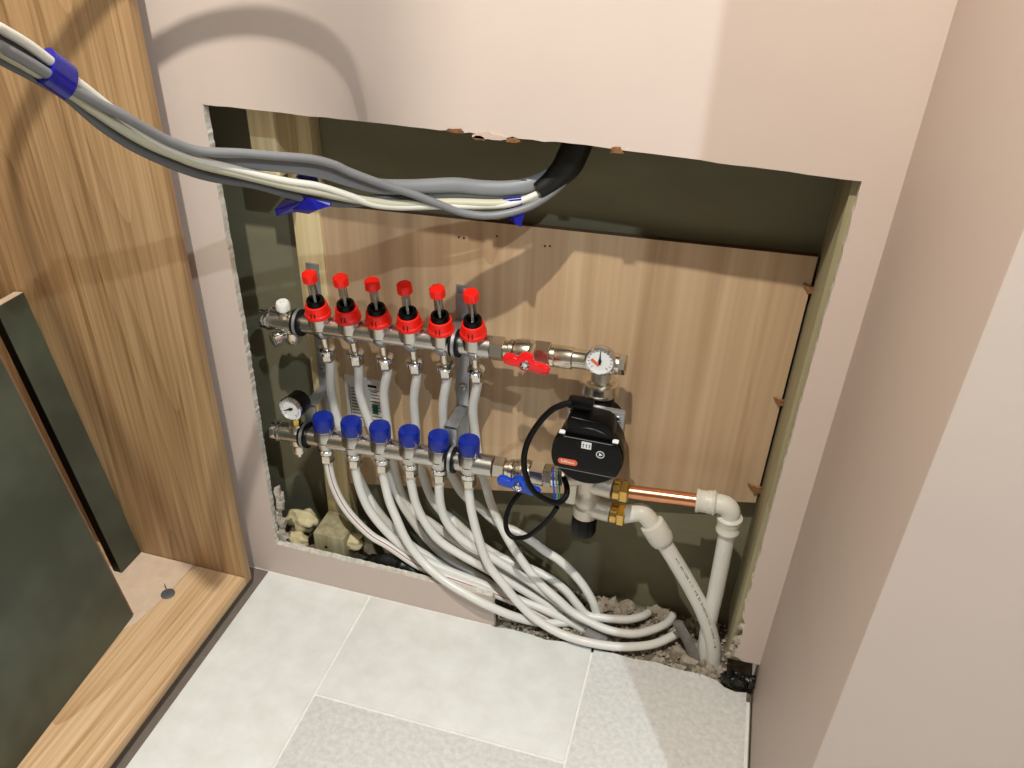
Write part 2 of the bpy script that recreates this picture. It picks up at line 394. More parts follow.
# insulation washer and nail lying on the base board
c = atz(168, 594, BT+.0005)
nl = thing('washer_nail', c, 'grey steel washer with a nail pointing up on the oak base board', 'nail')
obj('washer', MB().lathe(c, (0, 0, 1), [(.0125, 0), (.0125, .0012), (.010, .0022), (.003, .0022)], 24), 'greyzinc', nl)
obj('shank', MB().lathe(c, (-.12, .05, 1), [(.0012, .001), (.0012, .020), (.0003, .026)], 8), 'greyzinc', nl)
obj('floor_band', MB().box((-.985, -1.2, 0.0003), (-.933, -.004, .002)), 'floorband', smooth=0,  # thin box drawn as a dark grey band beside the cabinet base
    label='thin dark grey band on the tiles along the cabinet base', cat='strip')

# ================================================================== CAVITY TIMBER AND BOARDS
t = thing('timber_stud', (-.83, .11, 0), 'sawn pine stud standing left of the plywood in the cavity', 'stud')
mb = MB(); mb.prism([(-.851, .110, -.02), (-.800, .110, -.02), (-.8075, .110, 1.2), (-.853, .110, 1.2)], (0, YB-.110-.0005, 0)); obj('timber', mb, 'pine', t, bevel=.001)
obj('timber_block', MB().box((-.871, .050, .792), (-.829, .1095, 1.1)), 'pine', bevel=.0012, label='short pine block fixed to the stud behind the top left corner of the hole', cat='block')
mb = MB(); mb.prism([(-.055, WT+.0005, .045), (-.0006, WT+.0005, .045), (-.0006, WT+.0005, 1.4), (-.050, WT+.0005, 1.4)], (0, YB-WT-.001, 0))
obj('timber_stud', mb, 'pinegreen', bevel=.001, label='treated greenish stud framing the right side of the hole', cat='stud')
# plywood
def yp(x, y): q = at(x, y, YP); return (q.x, YP, q.z)
pl = thing('plywood_sheet', (-.42, YP, .5), 'pale plywood backing sheet behind the pump and manifolds', 'plywood')
px0 = at(319.5, 212, YP)
mb = MB(); mb.prism([(-.8065, YP, at(325,205,YP).z), (-.0565, YP, at(818,257,YP).z), (-.0575, YP, at(757,503,YP).z), (-.80, YP, .165)], (0, .012, 0), 0, 1)
obj('sheet', mb, ['ply', 'plyedge'], pl, smooth=0)
for (x, y, s) in ((811, 288, .6), (757, 488, .8), (781, 401, .6)):
    if not s: continue
    c = at(x, y, YP-.001); mb = MB()
    mb.prism([(c.x-.020*s, YP-.0003, c.z+.008*s), (c.x-.004*s, YP-.0003, c.z+.003*s), (c.x+.010*s, YP-.0003, c.z+.006*s), (c.x+.008*s, YP-.0003, c.z-.009*s), (c.x-.004*s, YP-.0003, c.z-.013*s), (c.x-.011*s, YP-.0003, c.z-.003*s)], (.001, -.004, 0))
    obj('splinter', mb, 'torn', pl, smooth=0)
for (x, y) in ((459, 237), (464, 238), (497, 236), (545, 246), (550, 246)):
    c = at(x, y, YP); obj('pin_hole', MB().lathe((c.x, YP-.0004, c.z), (0, -1, 0), [(.0016, 0), (.0016, .0003)], 8), 'ink', pl)
# plywood label sticker
c0 = at(344, 374, YP-.0006)
st = thing('printed_label', (c0.x, YP, c0.z-.05), 'white printed product label stuck on the plywood behind the pipes', 'label')
X0, X1, Z1, Z0 = c0.x, at(384, 378, YP).x, c0.z, at(352, 424, YP).z
obj('paper', MB().box((X0, YP-.0006, Z0), (X1, YP-.0001, Z1)), 'paper', st, smooth=0)
W = X1-X0; HH = Z1-Z0
def bar(nm, x0, x1, z0, z1, m): obj(nm, MB().box((X0+W*x0, YP-.0010, Z0+HH*z0), (X0+W*x1, YP-.00065, Z0+HH*z1)), m, st, smooth=0)
bar('heading', .58, .80, .83, .88, 'ink')
k = 0
for zz in (.74, .68, .62, .55, .49, .43, .37, .31, .25, .17, .11):
    bar('print_line', .14, random.uniform(.36, .46), zz, zz+.026, 'greyink'); bar('print_line', .64, random.uniform(.8, .95), zz, zz+.022, 'greyink')
bar('box_line', .60, .97, .78, .79, 'ink'); bar('box_line', .60, .97, .54, .55, 'ink'); bar('box_line', .96, .97, .05, .79, 'ink'); bar('box_line', .10, .11, .2, .8, 'ink')
bar('green_mark', .66, .80, .32, .50, 'greenink')

# foam, block and membrane in the lower left
for i, (x, y, yy, rr, sq, lb) in enumerate(((303, 520, .09, .030, (1.1, .7, .8), 'cream expanding foam lump against the board by the lower left corner'),
                                    (297, 540, .045, .020, (1.2, .8, .9), 'small cream foam lump just behind the bottom cut edge on the left'),
                                    (352, 541, .06, .022, (1.0, .8, .8), 'cream foam lump between the pine block and the black membrane'))):
    mb = MB(); blob(mb, at(x, y, yy), rr, sq, 28, .2, i+2); obj('foam_lump', mb, 'foam', loc=at(x, y, yy), label=lb, cat='foam', smooth=60)
bl = thing('pine_offcut', at(325, 556, .03), 'short pine offcut with a nail hole on the cavity floor at lower left', 'block')
A_, B_ = at(313, 535, .032), at(343, 545, .032)
mb = MB().box((A_.x, .032, .02), (B_.x+.002, .100, A_.z+.006)); obj('timber', mb, 'pinegreen', bl, bevel=.0025)
c = at(326, 547, .0315); obj('nail_hole', MB().lathe((c.x, .0316, c.z), (0, -1, 0), [(.003, 0), (.003, .0006)], 10), 'ink', bl)
mb = MB(); NX, NY = 26, 8; vs = []; fs = []
for i in range(NX):
    u = i/(NX-1); x = 345+115*u; yb_ = 566+30*u
    for j in range(NY):
        v = j/(NY-1); Y = .015+.045*v
        base = atz(x, 560+26*u, .0).x
        z = .014 + (.066*math.sin(PI*min(1, u*1.15))**.7)*(.55+.45*math.sin(PI*v)) + .010*mnoise.noise(V((u*9, v*4, 3)))
        vs.append((at(352+100*u, 560+25*u, .03).x+.004*mnoise.noise(V((u*7, v*7, 0))), Y, z))
for i in range(NX-1):
    for j in range(NY-1): fs.append((i*NY+j, (i+1)*NY+j, (i+1)*NY+j+1, i*NY+j+1))
mb.add(vs, fs); o = obj('black_membrane', mb, 'plastic', label='crumpled black plastic membrane behind the bottom cut edge', cat='membrane', smooth=50, recalc=False)
md = o.modifiers.new('thick', 'SOLIDIFY'); md.thickness = .0015
mb = MB(); c = atz(738, 672, .0)
for k in range(9): blob(mb, V((-.046+.0055*k, -.002+random.uniform(-.004, .005), .004+random.uniform(0, .018))), .012, (1.0, .7, 1.0), 12, .5, k+20)
obj('black_membrane', mb, 'plastic', loc=c, label='torn black plastic tape in the floor corner by the return wall', cat='membrane', smooth=50)

# ================================================================== FLOW MANIFOLD (upper)
S_ = .042
UY, LYY = .055, .030
def uz(x): return .546+S_*(x+.85)
def lz(x): return .3335+S_*(x+.85)
def U(x): return V((x, UY, uz(x)))
def Lw(x): return V((x, LYY, lz(x)))
AX = V((1, 0, S_)).normalized()
TILT = math.radians(11)
UPV = V((0, -math.sin(TILT), math.cos(TILT)))
UX = [-.7915+.0525*i for i in range(6)]
LX = [-.793+.0528*i for i in range(6)]
fm = thing('flow_manifold', U(-.66), 'upper nickel heating manifold carrying six red flow meters', 'manifold')
rail = MB(); rail.cyl(U(-.880), U(-.505), .0170, 28, bev=.001)
rail.cyl(U(-.520), U(-.500), .0185, 28, bev=.001)
for x in UX:                       # pressed sockets
    rail.lathe(U(x), UPV, [(.0205, .002), (.0190, .014), (.0180, .024)], 24)
    rail.lathe(U(x), -UPV, [(.0185, .002), (.0165, .012), (.0115, .022)], 24)
obj('rail', rail, 'steel', fm)
ec = obj('end_cap', MB().lathe(U(-.880), -AX, [(.0172, 0), (.0195, .001), (.0195, .005), (.0165, .008), (.0172, .012), (.0172, .017), (.0130, .020), (.0120, .017)], 24), 'chrome', fm)
av = obj('air_vent', MB().lathe(U(-.853), UPV, [(.013, .0), (.013, .018), (.0085, .019), (.0085, .023)], 20), 'nickel', fm)
obj('vent_cap', MB().lathe(U(-.853), UPV, [(.0095, .023), (.0118, .025), (.0118, .036), (.0098, .039), (.004, .039), (.0035, .041)], 8), 'white', av)
dv = obj('drain_valve', MB().lathe(U(-.850), -UPV, [(.0150, .0), (.0150, .016), (.0125, .020), (.0135, .026), (.0135, .040), (.0115, .043)], 20), 'nickel', fm)
pc = U(-.853)-UPV*.026
obj('drain_plug', MB().lathe(pc, V((-.55, -.8, -.1)), [(.008, 0), (.008, .020), (.0125, .021), (.0125, .031), (.010, .033)], 14), 'chrome', dv)
def flow_meter(x, par):
    c = U(x)
    m_ = obj('flow_meter', MB().lathe(c, UPV, [(.0190, .0225), (.0212, .023), (.0212, .0285), (.0196, .0305), (.0176, .044), (.0150, .045), (.0145, .040)], 28, bump=lambda k: 1.012 if k % 2 else .99), 'red', par, label='red plastic collar', smooth=28)
    obj('collar_ring', MB().lathe(c, UPV, [(.0142, .038), (.0146, .051), (.0138, .0535), (.0095, .0535), (.0090, .046)], 24), 'black', m_)
    obj('sight_glass', MB().lathe(c, UPV, [(.0070, .046), (.0070, .095)], 18), 'glass', m_)
    obj('indicator_rod', MB().lathe(c, UPV, [(.0017, .046), (.0017, .095)], 10), 'white', m_)
    obj('cap', MB().lathe(c, UPV, [(.0108, .0885), (.0118, .0895), (.0118, .1015), (.0105, .1038), (.0085, .1042)], 32, bump=lambda k: (1.03, 1.03, .97, .93)[k % 4]), 'red', m_, smooth=28)
    for s in (-1, 1):
        q = c+UPV*.0335+V((.003*s+.002, -.0200, -.0036))
        obj('mark', MB().box(q-V((.0006, .0006, .0045)), q+V((.0006, .0006, .0045)), rot=Matrix.Rotation(TILT, 3, 'X')), 'ink', m_, smooth=0)
    return m_
def connector_u(x, par):
    c = U(x)
    k_ = obj('pipe_connector', MB().lathe(c, -UPV, [(.0066, .018), (.0066, .052)], 16), 'nickel', par)
    obj('lock_ring', MB().lathe(c, -UPV, [(.0115, .048), (.0146, .050), (.0146, .057), (.0115, .060)], 24), 'chrome', k_)
    obj('hex_nut', MB().lathe(c, -UPV, [(.0105, .059), (.0122, .061), (.0122, .072), (.0100, .076)], 6, phase=.3), 'nickel', k_)
    return k_
f0 = flow_meter(UX[0], fm); k0 = connector_u(UX[0], fm)
for i in range(1, 6):
    off = U(UX[i])-U(UX[0]); copy_part(f0, fm, off); copy_part(k0, fm, off)

# ================================================================== RETURN MANIFOLD (lower)
rm = thing('return_manifold', Lw(-.66), 'lower nickel heating manifold with six blue valve caps', 'manifold')
ZV = V((0, 0, 1))
rail = MB(); rail.cyl(Lw(-.876), Lw(-.505), .0170, 28, bev=.001); rail.cyl(Lw(-.520), Lw(-.486), .0185, 28, bev=.001)
for x in LX:
    rail.lathe(Lw(x), ZV, [(.0205, .002), (.0190, .014), (.0160, .022)], 24)
    rail.lathe(Lw(x), -ZV, [(.0185, .002), (.0165, .014), (.0125, .021)], 24)
obj('rail', rail, 'steel', rm)
obj('end_cap', MB().lathe(Lw(-.876), -AX, [(.0172, 0), (.0195, .001), (.0195, .005), (.0165, .008), (.0172, .012), (.0172, .017), (.0130, .020), (.0120, .017)], 24), 'chrome', rm)
dv = obj('drain_valve', MB().lathe(Lw(-.848), -ZV, [(.0155, .0), (.0150, .018), (.0110, .021), (.0125, .025), (.0125, .038), (.0080, .041), (.006, .048)], 20), 'nickel', rm)
obj('gauge_socket', MB().lathe(Lw(-.846), ZV, [(.0155, .0), (.0150, .018), (.0120, .022)], 20), 'nickel', rm)
def valve_cap(x, par):
    c = Lw(x)
    k_ = obj('valve_cap', MB().lathe(c, ZV, [(.0174, .022), (.0181, .023), (.0181, .044), (.0168, .048), (.0125, .0492)], 28, bump=lambda k: 1.012 if k % 2 else .985), 'blue', par, label='blue plastic cap')
    obj('seat_ring', MB().lathe(c, ZV, [(.0155, .017), (.0165, .0185), (.0165, .0215), (.0155, .0225)], 24), 'nickel', k_)
    return k_
def connector_l(x, par):
    c = Lw(x)
    k_ = obj('pipe_connector', MB().lathe(c, -ZV, [(.0085, .016), (.0085, .028)], 16), 'nickel', par)
    obj('lock_ring', MB().lathe(c, -ZV, [(.0118, .020), (.0142, .022), (.0142, .029), (.0118, .031)], 24), 'chrome', k_)
    obj('hex_nut', MB().lathe(c, -ZV, [(.0115, .031), (.0130, .033), (.0130, .047), (.0105, .050)], 6, phase=.3), 'nickel', k_)
    return k_
v0 = valve_cap(LX[0], rm); k0 = connector_l(LX[0], rm)
for i in range(1, 6):
    off = Lw(LX[i])-Lw(LX[0]); copy_part(v0, rm, off); copy_part(k0, rm, off)

# brackets
def bracket(xb, yw, lab, sx=0):
    xc = xb; xb = xb+sx
    t = thing('manifold_bracket', (xb, yw, .3), lab, 'bracket', 'manifold brackets')
    mb = MB(); mb.box((xb-.011, yw-.004, .285), (xb+.011, yw-.0005, .63))
    mb.box((xb-.011, UY+.015, uz(xb)-.012), (xb+.011, yw-.001, uz(xb)-.009)); mb.box((xb-.011, UY+.015, uz(xb)+.009), (xb+.011, yw-.001, uz(xb)+.012))
    mb.box((xb-.011, LYY+.014, lz(xb)+.052), (xb+.011, yw-.001, lz(xb)+.055))
    mb.box((xb-.011, LYY+.014, lz(xb)+.004), (xb+.011, LYY+.017, lz(xb)+.055))
    obj('strap', mb, 'galv', t, bevel=.0006)
    for (cc, up) in ((U(xc), UPV), (Lw(xc), ZV)):
        cl = obj('clamp', MB().lathe(cc-AX*.007, AX, [(.0172, 0), (.0225, .0), (.0225, .014), (.0172, .014)], 28, ring=True), 'rubber', t)
        obj('clamp_band', MB().lathe(cc-AX*.0025, AX, [(.0224, 0), (.0235, .0), (.0235, .005), (.0224, .005)], 28, ring=True), 'galv', cl)
    for z in (uz(xb)+.062, lz(xb)+.095):
        sc_ = obj('screw', MB().lathe((xb, yw-.004, z), (0, -1, 0), [(.0075, 0), (.0075, .001), (.0045, .003), (.002, .003)], 14), 'galv', t)
        obj('cross_slot', MB().box((xb-.0025, yw-.0073, z-.0006), (xb+.0025, yw-.0069, z+.0006)), 'ink', sc_, smooth=0)
    return t
bracket(-.830, .110, 'galvanised manifold bracket screwed to the pine stud at the left', .004)
bracket(-.5585, YP, 'galvanised manifold bracket screwed to the plywood beside the sixth flow meter', -.008)

# ------------------------------------------------------------------ gauges
def gauge(root, c, ax, r, depth, body_m, needle_deg, rimm='chrome'):
    ax = V(ax).normalized(); e1 = ax.cross(ZV).normalized()*-1; e2 = e1.cross(ax).normalized()*-1
    if e2.z < 0: e2 = -e2
    if e1.x < 0: e1 = -e1
    c = V(c)
    b_ = obj('case', MB().lathe(c, ax, [(r*.9, -depth), (r, -depth+.003), (r, -.001)], 32), body_m, root)
    obj('rim', MB().lathe(c, ax, [(r*1.0, -.004), (r*1.06, -.003), (r*1.06, .002), (r*.95, .0035), (r*.92, .001), (r*.92, -.004)], 32, ring=True), rimm, root)
    f_ = obj('dial', MB().lathe(c, ax, [(r*.94, -.001), (r*.94, .0004)], 32), 'dial', root)
    for k in range(15):
        th = math.radians(225-270*k/14); d = e1*math.cos(th)+e2*math.sin(th); q = d.cross(ax)
        r0, r1 = r*(.62 if k % 7 == 0 else .72), r*.84; p = c+ax*.0005; wv = q*.0004
        obj('tick', MB().prism([p+d*r0-wv, p+d*r0+wv, p+d*r1+wv, p+d*r1-wv], ax*.0002), 'ink', f_, smooth=0)
    th = math.radians(needle_deg); d = e1*math.cos(th)+e2*math.sin(th); q = d.cross(ax); p = c+ax*.0008
    obj('needle', MB().prism([p-d*r*.28-q*.0016, p-q*.0018, p+d*r*.72-q*.0003, p+d*r*.72+q*.0003, p+q*.0018, p-d*r*.28+q*.0016], ax*.0006), 'ink', root, smooth=0)
    obj('hub', MB().lathe(c, ax, [(.0028, .0008), (.0026, .002)], 12), 'ink', root)
    return e1, e2, f_
gc = at(290.5, 409, .000)
pg = thing('pressure_gauge', Lw(-.846)+ZV*.022, 'small round pressure gauge with black case on the left end of the lower manifold', 'gauge')
obj('brass_nut', MB().lathe(Lw(-.846), ZV, [(.0085, .021), (.0085, .034)], 6), 'brass', pg)
obj('stem', MB().lathe(Lw(-.846), ZV, [(.005, .03), (.005, .055)], 12), 'brass', pg)
gauge(pg, gc, (-.10, -1, .04), .0203, .033, 'black', 205)

# ------------------------------------------------------------------ ball valves
def butterfly(c, mname, par, w=.036):
    """two wing handle in the x-z plane at c"""
    pts = []
    outl = [(-.036, .003), (-.032, .0095), (-.022, .010), (-.013, .006), (-.010, .0125), (-.004, .0160), (.004, .0160), (.010, .0125), (.013, .003), (.022, .002), (.034, .000), (.037, -.006), (.033, -.013), (.020, -.014), (.011, -.011), (.006, -.0125), (-.006, -.0125), (-.011, -.008), (-.020, -.008), (-.033, -.006)]
    mb = MB(); mb.prism([(c.x+x, c.y-.004, c.z+z) for x, z in outl], (0, .011, 0))
    h_ = obj('handle', mb, mname, par, bevel=.0022)
    obj('handle_nut', MB().lathe((c.x, c.y-.003, c.z), (0, -1, 0), [(.0072, 0), (.0072, .005), (.0050, .0065), (.0038, .004)], 16), 'chrome', h_)
    obj('stem', MB().cyl((c.x, c.y+.006, c.z), (c.x, c.y+.045, c.z+.004), .006, 14), 'nickel', h_)
def ball_valve(fn, x0, hpx, mname, lab, scale=1):
    t = thing('ball_valve', fn(x0+.05), lab, 'valve', 'ball valves on the manifolds')
    def seg(nm, a, b, r, n, m_, bev=.001, ph=0): return obj(nm, MB().cyl(fn(x0+a), fn(x0+b), r, n, bev=bev, phase=ph), m_, t, smooth=35)
    s = scale
    seg('union_nut', .000, .020*s, .0195, 6, 'nickel', ph=.26)
    seg('thread', .020*s, .031*s, .0140, 20, 'nickel')
    seg('collar', .027*s, .034*s, .0175, 24, 'nickel')
    mb = MB().lathe(fn(x0+.034*s), AX, [(.0145, 0), (.0185, .003), (.0205, .012*s), (.0205, .026*s), (.0185, .032*s), (.0170, .034*s)], 28); obj('body', mb, 'nickel', t)
    seg('hex_end', .066*s, .090*s, .0205, 6, 'nickel', ph=.26)
    butterfly(hpx, mname, t)
    return t
ball_valve(U, -.500, at(526, 363, .008), 'redvalve', 'nickel ball valve with a red wing handle on the upper manifold', 1.03)
ball_valve(Lw, -.484, at(518.5, 485, -.018), 'bluevalve', 'nickel ball valve with a blue wing handle on the lower manifold', .95)

# ------------------------------------------------------------------ temperature tee above the pump
PX = -.327
tg = thing('temperature_gauge', U(PX), 'round white dial temperature gauge on the nickel tee above the pump', 'gauge')
mb = MB(); mb.cyl(U(-.407), U(-.399), .0175, 24, bev=.001)
obj('union', mb, 'nickel', tg)
obj('tee_body', MB().lathe(U(-.399), AX, [(.0165, 0), (.0175, .002), (.0175, .026), (.0150, .028), (.0150, .048), (.0165, .052), (.0165, .094), (.0150, .098)], 26), 'nickel', tg)
obj('end_plug', MB().lathe(U(-.302), AX, [(.0155, 0), (.0155, .009), (.013, .011)], 6), 'nickel', tg)
obj('tee_leg', MB().lathe(U(PX), -ZV, [(.0155, 0), (.0150, .030), (.0175, .036), (.0175, .044)], 24), 'satin', tg)
un = obj('union_nut', MB().lathe((PX, UY, .535), -ZV, [(.0235, .0), (.0275, .0005), (.0285, .003), (.0285, .009), (.0295, .011), (.0295, .018), (.0260, .021)], 36), 'nickel', tg)
obj('union_face', MB().lathe((PX, UY, .5355), -ZV, [(.0170, -.003), (.0225, .0), (.0225, .002)], 30), 'nickel', un)
gcc = at(600, 361, .022)
_, _, fd = gauge(tg, gcc, (0, -1, .05), .0213, .014, 'satin', 92)
obj('gauge_neck', MB().cyl(gcc+V((0, .012, 0)), (gcc.x, UY, gcc.z-.01), .008, 16), 'nickel', tg)
q = gcc+V((-.0065, -.0012, -.003)); mb = MB(); rt = Matrix.Rotation(math.radians(38), 3, 'Y')
mb.box(q-V((.0075, .0003, .0022)), q+V((.0075, .0003, .0022)), rot=rt); obj('orange_badge', mb, 'orange', tg, smooth=0)

# ------------------------------------------------------------------ circulation pump
pf = V((-.3225, -.050, .467))      # centre of the front face
R_ = .0535
pu = thing('circulation_pump', (PX, UY, .41), 'black circulation pump with a round control face below the temperature gauge', 'pump')
mb = MB(); mb.lathe((PX, UY, .506), -ZV, [(.020, 0), (.024, .004), (.024, .014), (.020, .018), (.022, .030), (.022, .085), (.018, .105), (.020, .115)], 24)
mb.lathe((PX, UY+.02, .455), (0, -1, 0), [(.030, 0), (.044, .006), (.046, .03), (.046, .045)], 32)
obj('pump_casing', mb, 'rubber', pu)
mb = MB().box((-.366, .002, .425), (-.279, .016, .518)); hp = obj('motor_plate', mb, 'galv', pu, bevel=.004)
for x, z in ((-.289, .508), (-.357, .508), (-.289, .435)):
    obj('plate_screw', MB().lathe((x, .002, z), (0, -1, 0), [(.005, 0), (.005, .003), (.003, .004), (.002, .002)], 12), 'chrome', hp)
# drum of the motor head
head = MB(); head.lathe((pf.x, .003, pf.z), (0, -1, 0), [(.044, 0), (.049, .004), (.049, .030), (R_-.003, .034), (R_, .036), (R_, .047), (R_-.004, .0512)], 48)
obj('motor_head', head, 'black', pu)
# raised control band between two chords
def chord(z): return math.sqrt(max(0, (R_-.0015)**2-z*z))
zt, zb = .034, -.024; sl = .00
pts = []
for k in range(13): z = zb+(zt-zb)*k/12; pts.append((pf.x+chord(z), -.0475, pf.z+z+sl))
for k in range(13): z = zt-(zt-zb)*k/12; pts.append((pf.x-chord(z), -.0475, pf.z+z+sl))
cb = obj('control_face', MB().prism(pts, (0, -.0068, 0)), 'black', pu, bevel=.0008)
yf = -.0545
for z in (zt, zb):
    c_ = chord(z)*.90; obj('seam_line', MB().box((pf.x-c_, yf-.0004, pf.z+z-.0011), (pf.x+c_, yf+.0002, pf.z+z-.0003)), 'greyink', cb, smooth=0)
def face_box(nm, x0, x1, z0, z1, m_, d=.0006): return obj(nm, MB().box((pf.x+x0, yf-d, pf.z+z0), (pf.x+x1, yf+.0001, pf.z+z1)), m_, cb, smooth=0)
face_box('display', -.017, -.0085, .020, .030, 'rubber'); face_box('indicator_window', -.0085, .006, .0185, .030, 'dial', .0007)
for k in range(3):
    x = -.0065+.0045*k; face_box('symbol', x, x+.002, .0245, .0265, 'ink', .001); face_box('symbol', x+.0002, x+.0016, .0210, .0232, 'ink', .001)
ring = MB(); 
cxr, czr = pf.x+.0200, pf.z+.0125
for k in range(24):
    a0, a1 = 2*PI*k/24, 2*PI*(k+1)/24
    ring.prism([(cxr+rr*math.cos(aa), yf, czr+rr*math.sin(aa)) for rr, aa in ((.0062, a0), (.0062, a1), (.0052, a1), (.0052, a0))], (0, -.0005, 0))
obj('button_ring', ring, 'dial', cb, smooth=0)
obj('button_arrow', MB().prism([(cxr-.0018, yf, czr+.003), (cxr-.0018, yf, czr-.003), (cxr+.0034, yf, czr)], (0, -.0005, 0)), 'dial', cb, smooth=0)
bd = []
for k in range(16):
    th = 2*PI*k/16; s = 1 if math.cos(th) > 0 else -1
    bd.append((pf.x-.0265+s*.0095+.0052*math.cos(th), yf, pf.z-.0115+.0052*math.sin(th)))
obj('badge', MB().prism(bd, (0, -.0006, 0)), 'orange', cb, smooth=0)
for k, hgt in enumerate((.0050, .0028, .0050, .0046, .0028, .0028, .0026, .0028)):
    x = pf.x-.0265-.0098+k*.0026
    obj('badge_letter', MB().box((x, yf-.0009, pf.z-.0135), (x+.0015, yf-.0005, pf.z-.0135+hgt)), 'paper', cb, smooth=0)
# terminal box above the face
pts = [(pf.x-.036, -.047, pf.z+.028), (pf.x-.034, -.047, pf.z+.060), (pf.x-.030, -.047, pf.z+.064), (pf.x+.022, -.047, pf.z+.060), (pf.x+.030, -.047, pf.z+.055), (pf.x+.034, -.047, pf.z+.046), (pf.x+.036, -.047, pf.z+.028)]
obj('terminal_box', MB().prism(pts, (0, .040, 0)), 'black', pu, bevel=.003)
for s in (-1, 1):
    c_ = V((pf.x+s*.039, -.048, pf.z+.036)); obj('clip', MB().box(c_-V((.0045, .004, .0015)), c_+V((.0045, .004, .0015))), 'dial', pu, bevel=.001)
# power connector and its cable
con = at(578, 405, -.028)
obj('plug', MB().box(con-V((.016, .006, .006)), con+V((.022, .018, .006))), 'black', pu, bevel=.004)
pts = [(572, 402.5, -.032), (562, 405, -.034), (551, 410.5, -.036), (539, 423, -.04), (528.5, 440, -.045), (524, 458, -.05), (526, 476, -.052), (533.5, 491, -.05), (547, 500, -.045), (558, 502.5, -.035), (565.5, 497, -.022), (567, 488, -.010), (564, 478, .005)]
pc_ = thing('power_cable', at(524, 458, -.05), 'black pump power cable curling from the pump top around the blue valve', 'cable')
obj('jacket', MB().tube(smooth_path([at(*p) for p in pts], 6), .0046, 12), 'rubber', pc_)
pts = [(557, 507, -.030), (551, 516, -.028), (542.6, 525, -.026), (528, 536, -.024), (515, 538, -.022), (507.5, 531.5, -.018), (505.7, 519, -.012), (511, 504, -.004), (521.5, 491, .006), (530, 482, .018)]
obj('jacket', MB().tube(smooth_path([at(*p) for p in pts], 6), .0042, 12), 'rubber', pc_)
for dx, m_ in ((-3.0, 'bluevalve'), (0, 'greyink'), (2.6, 'greenink')):
    pts = [(556+dx, 468, .006), (556+dx, 478, -.006), (557+dx, 490, -.018), (557+dx*.7, 503, -.030)]
    obj('core_wire', MB().tube(smooth_path([at(*p) for p in pts], 5), .0014, 8), m_, pc_)

# ------------------------------------------------------------------ mixing valve under the pump
BX = -.3285; BY = .047
mv = thing('mixing_valve', (BX, BY, .23), 'cast nickel mixing valve with a black knob and two side outlets under the pump', 'valve')
zo1, zo2 = .341, .2905
mb = MB(); mb.lathe((BX, BY, .402), -ZV, [(.020, 0), (.0235, .006), (.0235, .030), (.0195, .036), (.0190, .070), (.0185, .082), (.0215, .086), (.0215, .101), (.0185, .103), (.0185, .107), (.0220, .109), (.0220, .128), (.0190, .131)], 32)
mb.cyl((BX, BY, zo1), (-.288, BY-.003, zo1), .0175, 26, bev=.001); mb.cyl((BX, BY, zo2), (-.286, BY-.003, zo2), .0175, 26, bev=.001)
obj('valve_body', mb, 'satin', mv)
obj('side_channel', MB().box((BX-.037, BY-.014, .296), (BX-.015, BY+.010, .368)), 'satin', mv, bevel=.006)
obj('inlet', MB().cyl(Lw(-.372), (BX, BY, lz(-.35)), .0150, 22), 'satin', mv)
lw0 = Lw(-.398)
obj('inlet_nut', MB().cyl(Lw(-.400), Lw(-.386), .0190, 6, bev=.001), 'nickel', mv); obj('inlet_ring', MB().cyl(Lw(-.386), Lw(-.372), .0170, 24, bev=.001), 'chrome', mv)
kb = obj('knob', MB().lathe((BX, BY, .272), -ZV, [(.0195, 0), (.0212, .003), (.0212, .034), (.0190, .040), (.0165, .041)], 40, bump=lambda k: 1.0 if k % 4 else .93), 'black', mv)
for z, lab in ((zo1, 0), (zo2, 1)):
    nm_ = obj('brass_nut', MB().lathe((-.283, BY-.003, z), (1, 0, 0), [(.0150, 0), (.0150, .009), (.0195, .010), (.0195, .020), (.0165, .0225)], 6, phase=.5), 'brass', mv)
    obj('brass_collar', MB().cyl((-.286, BY-.003, z), (-.275, BY-.003, z), .0178, 22, bev=.0008), 'brass', nm_)
# copper pipe and the plastic fittings
cy = BY-.003
ce = at(698, 500.5, cy)
obj('copper_pipe', MB().cyl((-.2655, cy, zo1), ce, .0112, 24), 'copper', loc=(-.21, cy, zo1), label='bright copper pipe running from the mixing valve to the white elbow', cat='pipe')
ell = thing('pipe_elbow', at(730, 500, cy), 'white plastic ninety degree elbow at the end of the copper pipe', 'elbow')
cor = at(731.5, 505.5, cy); dirx = (cor-V((-.2655, cy, zo1))).normalized(); dn = at(726.7, 536, cy)
dz = (dn-cor).normalized()
path = [ce+dirx*.004]+[ce+dirx*.022]
for k in range(9):
    a_ = k/8*PI/2; rr = .0165; cc = cor-dirx*rr+dz*rr
    path.append(cc+dirx*(rr*math.sin(a_))-dz*(rr*math.cos(a_)))
path.append(cor+dz*.040)
obj('body', MB().tube(path, .0158, 22), 'fitting', ell)
c1 = at(696, 500.3, cy)
def collar(par, p, d, L=.030):
    k_ = obj('collar', MB().lathe(p, d, [(.0175, 0), (.0190, .001), (.0190, .004), (.0176, .006), (.0178, L*.55), (.0188, L*.56), (.0188, L-.002), (.0165, L)], 28), 'fitting', par)
    obj('collar_ring', MB().lathe(V(p)+V(d).normalized()*(L*.8), d, [(.0190, 0), (.0203, .001), (.0203, .003), (.0190, .004)], 28), 'fitting', k_)
    return k_
collar(ell, c1, dirx, .032); collar(ell, cor+dz*.052, -dz, .032)
e45 = thing('pipe_elbow', at(640, 512, cy), 'white plastic bent elbow at the lower outlet of the mixing valve', 'elbow')
pth = [V((-.2655, cy, zo2)), at(640, 512.5, cy), at(646, 516, cy-.001), at(652, 524, cy-.002), at(660, 535, cy-.003)]
obj('body', MB().tube(smooth_path(pth, 5), .0150, 22), 'fitting', e45)
